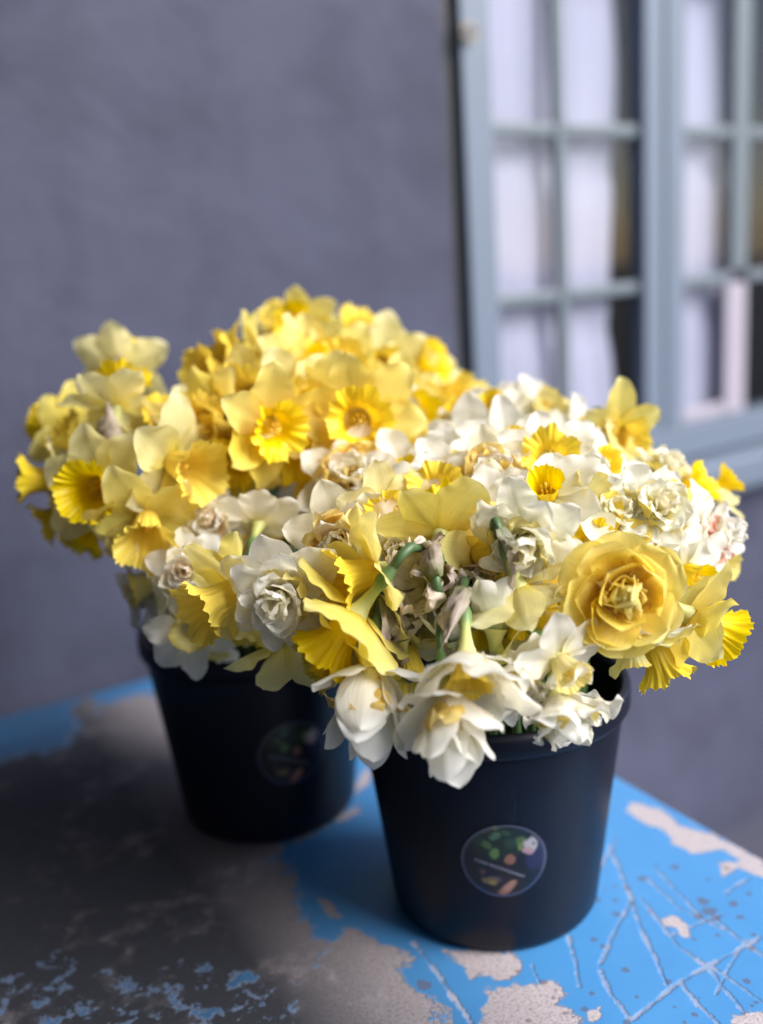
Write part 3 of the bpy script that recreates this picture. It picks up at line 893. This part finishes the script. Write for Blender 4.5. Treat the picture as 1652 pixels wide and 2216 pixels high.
# layers: (petal kind, material, count, elevation deg, elevation jitter, start angle, base radius, height, scale, random count)
def six(kind, mat, el, jit, sc=1.0):
    return [(kind, mat, 3, el-4, jit, 0, 0.0055, -0.0012, sc), (kind, mat, 3, el+2, jit, 60, 0.0055, 0.0006, sc*0.97)]
TYPES = {
 'T':  dict(name='trumpet_daffodil', layers=six('trumpet', 'yellow_petal', 8, 13), cup=('trumpet', 'gold_cup'), stamens=True),
 'TL': dict(name='trumpet_daffodil', layers=six('trumpet', 'lemon_petal', 8, 14), cup=('trumpet', 'gold_cup'), stamens=True),
 'TG': dict(name='trumpet_daffodil', layers=six('trumpet', 'gold_petal', 10, 14), cup=('wide', 'gold_cup'), stamens=True),
 'TW': dict(name='white_daffodil', layers=six('broad', 'white_petal', 6, 12), cup=('wide', 'gold_cup'), stamens=True),
 'TR': dict(name='trumpet_daffodil', layers=six('trumpet', 'lemon_petal', -35, 14), cup=('trumpet', 'pale_yellow_cup'), stamens=True),
 'S':  dict(name='white_narcissus', layers=six('small', 'white_petal', 6, 12), cup=('small', 'pale_yellow_cup')),
 'SW': dict(name='white_narcissus', layers=six('broad', 'white_petal', 2, 16), cup=('medium', 'gold_cup'), stamens=True),
 'F':  dict(name='white_narcissus', layers=six('broad', 'white_petal', -18, 14, 0.92), cup=('medium', 'pale_yellow_cup'), stamens=True),
 'G':  dict(name='white_narcissus', layers=six('long', 'green_white_petal', -6, 18), cup=('medium', 'pale_yellow_cup')),
 'C':  dict(name='pale_daffodil', layers=six('long', 'lemon_petal', 20, 12), cup=('medium', 'pale_yellow_cup')),
 'D':  dict(name='double_daffodil', layers=six('broad', 'white_petal', 0, 16)+[('broad', 'white_petal', 6, 32, 22, 30, 0.005, 0.003, 0.82), ('frill', 'pale_yellow_cup', 5, 48, 14, 10, 0.004, 0.004, 1.0), ('inner', 'white_petal', 6, 50, 16, 0, 0.003, 0.009, 1.0), ('inner', 'white_petal', 5, 72, 10, 40, 0.0025, 0.014, 0.9), ('inner', 'cream_petal', 3, 84, 5, 10, 0.001, 0.014, 0.85)]),
 'DP': dict(name='double_daffodil', layers=six('broad', 'white_petal', 2, 14)+[('broad', 'cream_petal', 5, 32, 14, 30, 0.005, 0.003, 0.74), ('frill', 'peach_petal', 6, 46, 14, 10, 0.004, 0.004, 0.9), ('inner', 'white_petal', 6, 52, 16, 0, 0.003, 0.009, 0.95), ('inner', 'peach_petal', 5, 74, 10, 40, 0.0025, 0.014, 0.8), ('inner', 'cream_petal', 3, 84, 5, 10, 0.001, 0.014, 0.75)]),
 'DK': dict(name='double_daffodil', layers=six('broad', 'white_petal', 4, 16)+[('long', 'white_petal', 5, 30, 14, 30, 0.005, 0.003, 0.78), ('frill', 'pink_petal', 6, 50, 12, 10, 0.004, 0.004, 1.0), ('inner', 'white_petal', 5, 55, 16, 0, 0.003, 0.009, 1.0), ('inner', 'white_petal', 4, 78, 8, 40, 0.0015, 0.014, 0.95)]),
 'DO': dict(name='double_daffodil', layers=six('broad', 'cream_petal', 6, 14)+[('broad', 'white_petal', 4, 34, 14, 30, 0.005, 0.003, 0.72), ('frill', 'orange_petal', 8, 44, 14, 10, 0.005, 0.004, 1.25), ('inner', 'white_petal', 6, 55, 16, 0, 0.003, 0.009, 0.95), ('inner', 'cream_petal', 4, 74, 8, 40, 0.0025, 0.014, 0.9), ('frill', 'orange_petal', 3, 82, 6, 40, 0.001, 0.006, 0.9)]),
 'DG': dict(name='double_daffodil', layers=six('ruffled', 'green_white_petal', 2, 20)+[('ruffled', 'white_petal', 5, 30, 18, 30, 0.005, 0.003, 0.85), ('frill', 'pale_yellow_cup', 5, 45, 14, 10, 0.004, 0.004, 1.2), ('inner', 'green_white_petal', 6, 55, 16, 0, 0.003, 0.009, 1.1), ('inner', 'cream_petal', 4, 78, 8, 40, 0.0015, 0.014, 0.95)]),
 'H':  dict(name='double_daffodil', layers=[('bell', 'white_petal', 3, 20, 12, 0, 0.006, -0.001, 0.98), ('bell', 'white_petal', 3, 52, 6, 60, 0.006, 0.0, 1.08), ('bell', 'white_petal', 4, 68, 5, 20, 0.009, 0.004, 1.08), ('frill', 'orange_petal', 4, 54, 8, 10, 0.008, 0.006, 1.45), ('bell', 'white_petal', 3, 80, 5, 45, 0.005, 0.008, 1.08)]),
 'HB': dict(name='white_daffodil', layers=six('broad', 'white_petal', 40, 8, 1.12), cup=('medium', 'gold_cup')),
 'HR': dict(name='double_daffodil', layers=six('ruffled', 'white_petal', 15, 20, 0.95)+[('ruffled', 'white_petal', 6, 45, 16, 25, 0.006, 0.003, 0.85), ('frill', 'pale_yellow_cup', 5, 50, 14, 10, 0.005, 0.004, 1.1), ('inner', 'white_petal', 6, 60, 14, 0, 0.003, 0.009, 1.1)]),
 'R':  dict(name='double_daffodil', layers=[('rose_out', 'rose_petal', 6, -4, 10, 0, 0.006, 0.000, 1.08), ('rose_out', 'rose_petal', 5, 14, 10, 28, 0.006, 0.003, 1.02), ('rose_mid', 'gold_petal', 5, 10, 10, 10, 0.007, 0.005, 1.12), ('rose_mid', 'gold_petal', 3, 26, 12, 46, 0.006, 0.006, 1.0), ('frill', 'orange_petal', 8, 38, 14, 10, 0.006, 0.006, 0.95), ('bud', 'rose_petal', 4, 50, 10, 0, 0.006, 0.010, 1.0), ('bud', 'yellow_petal', 4, 72, 6, 20, 0.006, 0.013, 1.1), ('bud', 'yellow_petal', 3, 84, 4, 80, 0.005, 0.017, 1.1)]),
 'W':  dict(name='wilted_daffodil', layers=[('wilt', 'wilted', 3, 30, 24, 0, 0.005, 0, 1.1), ('wilt', 'wilted', 3, 50, 20, 60, 0.005, 0.001, 1.0), ('wilt', 'spathe', 2, 10, 20, 100, 0.005, 0, 0.9)]),
 'B':  dict(name='white_narcissus', layers=six('long', 'green_white_petal', 68, 8, 0.9), cup=None),
}

DOME = {'R': (np.array([RBASE[0], RBASE[1], 0.30]), np.array([0.215, 0.205, 0.175])), 'L': (np.array([LBASE[0], LBASE[1]+0.02, 0.36]), np.array([0.27, 0.22, 0.20]))}
def place(bk, x, y, dd):
    """3-D spot of a bloom: where the sight line meets its bouquet's dome, pushed back by dd metres"""
    c, r = DOME[bk]
    q = ray(x, y)
    o = (CAM-c)/r; d = q/r
    A, B_, C_ = d @ d, 2*(o @ d), o @ o-1
    disc = B_*B_-4*A*C_
    t = (-B_-math.sqrt(disc))/(2*A) if disc > 0 else -B_/(2*A)
    return CAM+q*(t+dd)

KINDWORD = {'T': 'yellow trumpet daffodil', 'TL': 'pale lemon trumpet daffodil', 'TG': 'deep golden wide-cupped daffodil', 'SW': 'white gold-cupped narcissus', 'F': 'white narcissus with pale cup',
 'DP': 'white double bloom with peach heart', 'DO': 'cream double bloom with orange heart', 'G': 'greenish white narcissus', 'C': 'pale yellow pointed bloom', 'S': 'small white narcissus', 'TW': 'white bloom with wide golden cup'}
def look_label(typ, fc, where):
    x, y, z = fc
    n = math.sqrt(x*x+y*y+z*z)
    x, y, z = x/n, y/n, z/n
    if z < -0.3: d = 'turned away'
    elif y < -0.55: d = 'nodding down'
    elif y > 0.5: d = 'tilted up'
    elif x < -0.6: d = 'sideways away from the window'
    elif x > 0.6: d = 'sideways towards the window'
    elif y < -0.25: d = 'dipping forward'
    else: d = 'facing out'
    return KINDWORD[typ]+' '+d+' '+where

def bez(a, b, c, d, n):
    out = []
    for i in range(n+1):
        t = i/n
        out.append(a*(1-t)**3+b*3*t*(1-t)**2+c*3*t*t*(1-t)+d*t**3)
    return out
_ct = [0]
def flower(bk, x, y, typ, sz, face, roll=0.0, dd=0.0, label=None, group=None, sheath=None, glabel=None):
    T = TYPES[typ]
    _ct[0] += 1
    rg = random.Random(_ct[0]*13+5)
    pos = place(bk, x, y, dd)
    ax = face[0]*RT+face[1]*UP-face[2]*FW
    ax = Vector(ax).normalized()
    ref = Vector(UP) if abs(ax.dot(Vector(UP))) < 0.9 else Vector(FW)
    xa = (ref-ax*ref.dot(ax)).normalized()
    ya = ax.cross(xa)
    R3 = Matrix((xa, ya, ax)).transposed().to_4x4()
    m = Matrix.Translation(Vector(pos)) @ R3 @ Matrix.Rotation(math.radians(roll), 4, 'Z') @ Matrix.Scale(sz, 4)
    o = empty(T['name'], m)
    tag(o, label or glabel, 'daffodil' if 'narcissus' not in T['name'] else 'narcissus', group)
    for (kind, mat, n, el, jit, a0, r0, z0, sc) in T['layers']:
        for k in range(n):
            a = math.radians(a0+360/n*k+rg.uniform(-11, 11))
            e = math.radians(el+rg.uniform(-jit, jit))
            s = sc*rg.uniform(0.93, 1.07)
            pm = Matrix.Rotation(a, 4, 'Z') @ Matrix.Translation((r0, 0, z0+rg.uniform(-0.0004, 0.0004))) @ Matrix.Rotation(-e, 4, 'Y') @ Matrix.Rotation(rg.uniform(-0.16, 0.16), 4, 'X') @ Matrix.Scale(s, 4)
            obj('petal', petal_mesh(kind, mat, rg.randrange(NVAR)), o, pm)
    if T.get('cup'):
        cupo = obj('cup', cup_mesh(*T['cup'], rg.randrange(3)), o, Matrix.Rotation(rg.uniform(0, 6.28), 4, 'Z'))
        if T.get('stamens'):
            obj('stamen', stamen_mesh(), cupo)
    obj('neck', neck_mesh(), o, Matrix.Rotation(rg.uniform(0, 6), 4, 'Z'))
    # stem: from the neck, over and down into the bucket
    mi = m.inverted()
    bm_ = BUCKETS[bk][1]
    loc = bm_.inverted() @ Vector(pos)
    rad = math.hypot(loc.x, loc.y)
    an = math.atan2(loc.y, loc.x)
    p0 = m @ Vector((0, 0, -0.039))
    rin = min(rad*0.62, 0.095)
    hz = BH+0.015+0.25*max(0, loc.z-BH)
    mid = bm_ @ Vector((rin*math.cos(an), rin*math.sin(an), hz))
    a2 = an+rg.uniform(-0.5, 0.5)
    foot = bm_ @ Vector((min(0.085, rin*0.8)*math.cos(a2), min(0.085, rin*0.8)*math.sin(a2), 0.014))
    ln = (mid-p0).length
    up = Vector((0, 0, 1))
    t1 = (mid-foot).normalized()
    pts = bez(p0, p0-ax*min(0.055, 0.2*ln+0.02)+up*(0.012 if ax.z < 0 else 0), mid+t1*(0.35*ln), mid, 12)+bez(mid, mid-t1*0.06, foot+t1*0.06, foot, 4)[1:]
    rs = [0.0032*sz]+[0.0036*sz]*(len(pts)-1)
    v, f = tube_vf([mi @ p for p in pts], [r/sz for r in rs], 8)
    obj('stem', mesh('stem', v, f, M['stem']), o)
    if sheath is None: sheath = rg.random() < 0.55
    if sheath:
        node = mi @ pts[1]
        dirv = ((mi @ pts[0])-node)
        z = dirv.normalized()
        xx = z.orthogonal().normalized(); yy = z.cross(xx)
        sm = Matrix((xx, yy, z)).transposed().to_4x4()
        sm = Matrix.Translation(node) @ sm @ Matrix.Rotation(rg.uniform(0, 6.28), 4, 'Z') @ Matrix.Rotation(rg.uniform(0.05, 0.3), 4, 'Y')
        obj('spathe', spathe_mesh(rg.randrange(4)), o, sm)
    return o

# ------------------------------------------------------------------ the bunches (bucket, picture spot for aiming, kind, size, facing, turn, push back, label)
GLY, GLW = 'yellow trumpet daffodils crowding the bucket nearer the wall', 'white blooms low in the bucket nearer the wall'
GRW, GRB = 'white and cream blooms of the bucket near the table corner', 'blurred pale blooms between the two bunches'
# tall yellow bunch
flower('L', 222, 1052, 'TL', 1.22, (-.12, -.16, 1), 20, -.02, 'pale yellow daffodil with its golden trumpet facing straight out beside the grey wall', GLY)
flower('L', 372, 1000, 'TL', 1.22, (.75, -.22, .62), 10, -.02, 'pale yellow daffodil with trumpet turned towards the tall yellow crowd', GLY)
flower('L', 318, 1118, 'T', 1.15, (.15, -.62, .75), 30, -.03, 'yellow daffodil with frilled trumpet tipped down over the small white blooms', GLY)
flower('L', 262, 800, 'TL', 1.12, (-.1, .45, -.85), 0, .02, 'yellow daffodil seen from behind with petals spread against the grey wall', GLY, True)
flower('L', 255, 885, 'TL', 1.15, (.05, .75, -.35), 25, -.01, 'yellow daffodil turned up and away with a pale papery sheath', GLY, True)
flower('L', 128, 1040, 'TL', 1.0, (-.9, .02, .35), 15, .02, 'pale yellow daffodil reaching furthest out over the table side by the wall', GLY)
for (x, y, ty, s, fc, rl, dd) in [
    (150, 935, 'T', 1.05, (-.7, .3, -.4), 0, .05), (150, 1105, 'TL', .95, (-.7, -.4, .2), 40, .06), (205, 1120, 'T', 1.0, (-.3, -.8, .3), 10, .05),
    (425, 930, 'TL', .95, (.2, .35, .75), 15, .03), 
    (190, 980, 'TL', 1.0, (-.5, .5, .4), 33, .05), (340, 940, 'TL', .95, (.3, .4, .6), 5, .04),
    (660, 705, 'T', 1.0, (-.25, -.05, .9), 10, .05), (556, 775, 'T', 1.12, (-.85, -.05, .45), 20, .02), (612, 800, 'T', 1.12, (.82, -.1, .5), 0, .02),
    (818, 785, 'TL', 1.22, (.25, -.35, .85), 0, .02), (575, 920, 'TG', 1.22, (.62, -.28, .7), 12, -.03), (775, 910, 'TG', 1.32, (.1, -.12, 1), 20, -.04),
    (700, 880, 'T', 1.15, (-.2, -.35, .9), 40, .0), (735, 800, 'T', 1.12, (.1, .1, .9), 20, .03), (885, 800, 'TL', 1.1, (.75, .2, .5), 15, .05),
    (945, 850, 'T', 1.05, (.7, -.1, .6), 30, .06), (492, 815, 'T', 1.05, (-.6, .1, .6), 0, .04), (478, 900, 'T', 1.1, (-.45, -.25, .8), 25, .02),
    (520, 985, 'TG', 1.1, (-.3, -.5, .8), 10, .03), (640, 965, 'TG', 1.1, (.2, -.55, .8), 45, .02), (545, 855, 'T', 1.1, (-.2, .0, .95), 12, .02),
    (680, 790, 'TG', 1.0, (.15, .2, .9), 8, .04), (868, 872, 'T', 1.1, (.4, -.35, .8), 18, .03), (600, 735, 'T', 1.0, (.1, .5, .6), 8, .08),
    (755, 735, 'T', 1.0, (.3, .5, .5), 28, .10), (920, 920, 'TG', 1.0, (.3, -.4, .8), 5, .06),
    (690, 955, 'T', 1.0, (-.1, -.7, .6), 5, .04), (1000, 880, 'TL', .95, (.6, .2, .5), 9, .10),
    (830, 960, 'TG', 1.0, (.2, -.5, .7), 60, .05), (640, 865, 'TL', 1.1, (.3, -.2, .9), 33, .0)]:
    flower('L', x, y, ty, s, fc, rl, dd, None, GLY, glabel=look_label(ty, fc, 'in the tall yellow crowd'))
# whites low in the same bucket
flower('L', 402, 1228, 'DP', .78, (.12, -.08, 1), 12, -.05, 'white double bloom with peach centre above the bucket rim nearer the wall', GLW)
flower('L', 412, 1362, 'S', 1.35, (.12, -.25, .95), 15, -.06, 'small white narcissus with pale cup hanging over the rim nearer the wall', GLW)
flower('L', 335, 1262, 'G', .95, (-.85, -.25, .25), 20, -.02, 'white narcissus seen edge-on at the rim nearer the wall', GLW)
flower('L', 520, 1275, 'T', 1.2, (-.72, -.42, .55), 20, -.13, 'yellow daffodil with ribbed golden trumpet turned down between the two buckets', GLW)
flower('L', 620, 1392, 'C', 1.08, (.08, -.98, -.12), 10, -.13, 'pale yellow bloom hanging upside down like a star against the dark bucket', GLW, True)
flower('L', 556, 1340, 'C', .95, (-.1, -.95, .15), 40, -.08, 'pale yellow bloom with closed petals hanging beside the upside-down star', GLW)
for (x, y, ty, s, fc, rl, dd) in [(560, 1135, 'SW', .95, (.1, .5, -.6), 0, -.03), (470, 1140, 'DP', .75, (-.2, .3, .8), 0, -.01), (350, 1205, 'F', .72, (-.5, .2, .7), 10, -.01),
    (300, 1285, 'S', 1.0, (-.6, -.2, .5), 10, .0), (440, 1300, 'F', .7, (.0, -.5, .8), 30, -.03), (520, 1190, 'F', .72, (.3, .2, .8), 10, -.02), (600, 1170, 'SW', .75, (.3, .3, .7), 10, .0),
    (470, 1385, 'G', .75, (.1, -.8, .5), 10, -.03), (380, 1300, 'S', 1.1, (-.3, -.3, .8), 10, .0), (545, 1300, 'T', .9, (-.1, -.7, .4), 10, -.04), (620, 1220, 'F', .75, (.2, .1, .9), 10, .02)]:
    flower('L', x, y, ty, s, fc, rl, dd, None, GLW, glabel=look_label(ty, fc, 'low in the bucket nearer the wall'))
# blurred whites between the bunches
flower('R', 762, 1052, 'DO', 1.18, (.0, .35, .85), 0, .06, 'large white double bloom with orange-yellow heart standing between the two bunches', GRB)
flower('R', 1335, 925, 'T', .92, (.25, -.42, .8), 0, .10, 'lone yellow daffodil rising before the window frame', GRB)
flower('R', 1190, 1000, 'TW', 1.05, (-.1, .30, .85), 15, .04, 'white narcissus with short orange-yellow cup atop the bunch below the window', GRB)
flower('R', 945, 1075, 'TW', 1.0, (-.15, .45, .75), 20, .05, 'white bloom with large golden frilled cup turned upwards in the middle', GRB)
flower('R', 1020, 960, 'F', 1.05, (-.25, -.45, .75), 10, .10, 'white narcissus with nodding yellow cup below the window stile', GRB)
flower('R', 1165, 885, 'F', 1.0, (.35, .3, .6), 5, .13, 'white narcissus topping the bunch just below the window panes', GRB)
flower('R', 870, 940, 'G', 1.0, (-.1, .4, -.5), 5, .13, 'white bloom with green back turned away beside the golden trumpets', GRB, True)
for (x, y, ty, s, fc, rl, dd) in [(1075, 890, 'SW', .9, (-.3, .4, .5), 5, .13), (1255, 950, 'SW', .95, (.3, .4, .6), 5, .11), (1100, 970, 'SW', 1.0, (.2, .2, .8), 5, .08), (950, 1000, 'F', .95, (-.4, .2, .8), 5, .10),
    (1290, 1015, 'SW', 1.0, (.4, .3, .6), 25, .05), (880, 1030, 'SW', .95, (.1, .2, .8), 25, .08), (1060, 1035, 'DO', .9, (-.1, .2, .9), 5, .06), (1350, 1000, 'C', .95, (.5, .5, .3), 5, .08),
    (830, 1100, 'TL', .95, (.2, -.2, .8), 5, .03), (1120, 920, 'F', .9, (-.1, .5, .4), 5, .14), (1215, 905, 'F', .85, (.2, .6, .3), 5, .14), (985, 1035, 'TW', .9, (.2, .2, .8), 45, .08), (690, 1080, 'SW', .95, (-.4, .2, .7), 5, .07), (1000, 905, 'SW', .9, (-.2, .5, .4), 25, .15)]:
    flower('R', x, y, ty, s, fc, rl, dd, None, GRB, glabel=look_label(ty, fc, 'between the two bunches'))
# front of the near bunch
flower('R', 618, 1268, 'D', 1.12, (-.15, -.42, .9), 15, -.07, 'white double daffodil with tightly folded pale heart jutting towards the other bucket', GRW)
flower('R', 742, 1160, 'DO', 1.02, (-.1, -.22, .95), 30, .01, 'cream double daffodil with orange-yellow ruffles above the jutting white one', GRW)
flower('R', 812, 1235, 'T', 1.12, (-.86, -.22, .42), 25, -.01, 'yellow daffodil in profile with its trumpet towards the white double blooms', GRW)
flower('R', 775, 1325, 'T', 1.15, (-.55, -.72, -.15), 10, -.03, 'yellow daffodil tipped over with broad petal backs above the hanging white ones', GRW)
flower('R', 752, 1398, 'T', .9, (-.82, -.45, .25), 30, -.01, 'yellow daffodil with frilled golden trumpet low over the bucket rim', GRW)
flower('R', 955, 1160, 'T', 1.08, (.12, .55, -.72), 25, .0, 'yellow daffodil turned away with trumpet frill peeping over its petals', GRW, True)
flower('R', 905, 1140, 'SW', 1.05, (-.3, .2, .8), 5, .05, 'creamy white bloom behind the turned-away yellow daffodil', GRW)
flower('R', 935, 1265, 'W', 1.15, (-.45, .25, .7), 0, .02, 'wilted daffodil with brown-pink papery petals in the middle of the near bunch', GRW, True)
flower('R', 1140, 1150, 'DG', 1.02, (-.2, -.45, .85), 10, -.01, 'white double daffodil with long ruffled greenish petals beside the big yellow rose-like one', GRW)
flower('R', 1120, 1265, 'TL', 1.0, (.25, -.65, -.25), 20, .0, 'pale yellow daffodil with back turned below the ruffled greenish-white one', GRW)
flower('R', 1338, 1282, 'R', 0.86, (.05, -.08, 1), 0, -.03, 'large rose-like double yellow daffodil with many rounded petals and orange heart', GRW)
flower('R', 1512, 1165, 'DK', 1.0, (.72, .12, .6), 10, .0, 'white double daffodil with pink flecks at the edge of the bunch', GRW)
flower('R', 1402, 1110, 'DG', 1.0, (.25, .25, .85), 10, .02, 'frilly greenish white double daffodil behind the big yellow rose-like one', GRW)
flower('R', 1490, 1330, 'T', 1.08, (.72, -.42, -.2), 10, -.02, 'yellow daffodil leaning out beyond the rim with its green neck showing', GRW, True)
flower('R', 1405, 1378, 'T', .95, (.35, -.85, .1), 10, .02, 'yellow bloom hanging below the big rose-like daffodil', GRW)
flower('R', 1368, 1392, 'G', .8, (.1, -.95, .1), 10, .0, 'single white bloom drooping into the bucket mouth', GRW)
flower('R', 1208, 1428, 'F', .95, (.42, -.52, .7), 20, -.03, 'white narcissus with pale yellow cup and petals swept back over the rim', GRW)
flower('R', 1205, 1500, 'HR', .98, (.2, -.85, .45), 10, -.01, 'ruffled white double bloom hanging under the swept-back narcissus', GRW)
flower('R', 1090, 1440, 'HR', .95, (.15, -.7, .5), 30, .0, 'ruffled creamy white double bloom between the hanging bells', GRW)
flower('R', 805, 1440, 'H', 1.08, (-.10, -.90, .38), 0, -.02, 'white double bell hanging over the rim with orange slivers inside', GRW, True)
flower('R', 1010, 1418, 'HB', 1.12, (.0, -.80, .58), 30, -.035, 'white bell-like daffodil on a bent green neck showing its yellow cup', GRW, True)
flower('R', 968, 1500, 'H', .92, (.10, -.80, .55), 20, -.04, 'large white double daffodil hanging lowest over the bucket front', GRW)
flower('R', 1072, 1372, 'B', 1.0, (.05, .85, -.1), 20, .01, 'upright white petals with green base among the papery sheaths', GRW)
flower('R', 975, 1385, 'B', .85, (-.1, .6, .3), 20, .03, 'half closed white bloom between the green necks', GRW, True)
flower('R', 872, 1385, 'W', .75, (-.1, .75, .3), 20, .02, 'shrivelled bloom in a torn pink papery sheath above the hanging bells', GRW, True)
for (x, y, ty, s, fc, rl, dd, lb) in [
    (1185, 1075, 'SW', 1.0, (-.2, .5, .7), 5, .02, 'white bloom with cupped petals atop the near bunch'), (1262, 1075, 'G', 1.0, (.25, .5, .6), 5, .02, 'white bloom with upright narrow petals atop the near bunch'),
    (1420, 1045, 'DG', .85, (.35, .6, .4), 5, .06, 'greenish white ruffled bloom highest towards the window sill'), (1465, 1075, 'TL', .85, (.6, .4, .4), 5, .05, 'pale yellow bloom beside the window sill'),
    (1330, 1130, 'DG', .9, (.0, .4, .8), 45, .05, 'greenish white frilled bloom just above the rose-like yellow one'), (1285, 1180, 'TG', .9, (-.2, .1, .9), 45, .05, 'golden bloom tucked behind the rose-like yellow one'),
    (1060, 1130, 'SW', .95, (-.3, .1, .9), 15, .04, 'white bloom tucked beside the ruffled greenish-white one'), (865, 1195, 'D', .9, (.0, .1, .9), 15, .04, 'white double bloom behind the profile trumpet'),
    (1030, 1200, 'T', .95, (.5, .1, .5), 15, .03, 'yellow bloom tucked under the turned-away trumpet'), (1225, 1290, 'TG', .95, (.2, -.3, .7), 15, .04, 'golden bloom shaded by the rose-like yellow one'),
    (1160, 1330, 'C', .85, (.5, -.5, .4), 15, .02, 'cream bloom with pointed petals above the swept-back narcissus'), (1550, 1215, 'F', .9, (.8, -.2, .5), 15, .03, 'white bloom turned outward below the pink-flecked one'),
    (1480, 1235, 'SW', .95, (.5, -.3, .7), 15, .03, 'white bloom beside the rose-like yellow one'), (690, 1250, 'SW', .9, (-.3, -.1, .9), 15, .05, 'white bloom filling behind the jutting double daffodil'),
    (880, 1400, 'TL', .85, (.1, -.6, .4), 15, .04, 'yellowish bloom in shade behind the hanging bells'), (985, 1290, 'W', .95, (.4, .2, .7), 60, .03, 'withered bloom with brown curled sheath under the turned-away trumpet'),
    (1540, 1070, 'TL', .7, (.6, .5, .1), 60, .10, 'small yellow bloom peeping out over the sill side'), (1390, 1210, 'SW', .9, (.3, .2, .8), 60, .06, 'white bloom hidden behind the rose-like yellow one'),
    (905, 1310, 'C', .85, (-.4, -.3, .6), 60, .05, 'pale bloom in shade under the wilted one'), (1045, 1330, 'TL', .8, (.2, -.3, .6), 60, .05, 'pale yellow bloom in shade among the green necks')]:
    flower('R', x, y, ty, s, fc, rl, dd, lb, GRW)
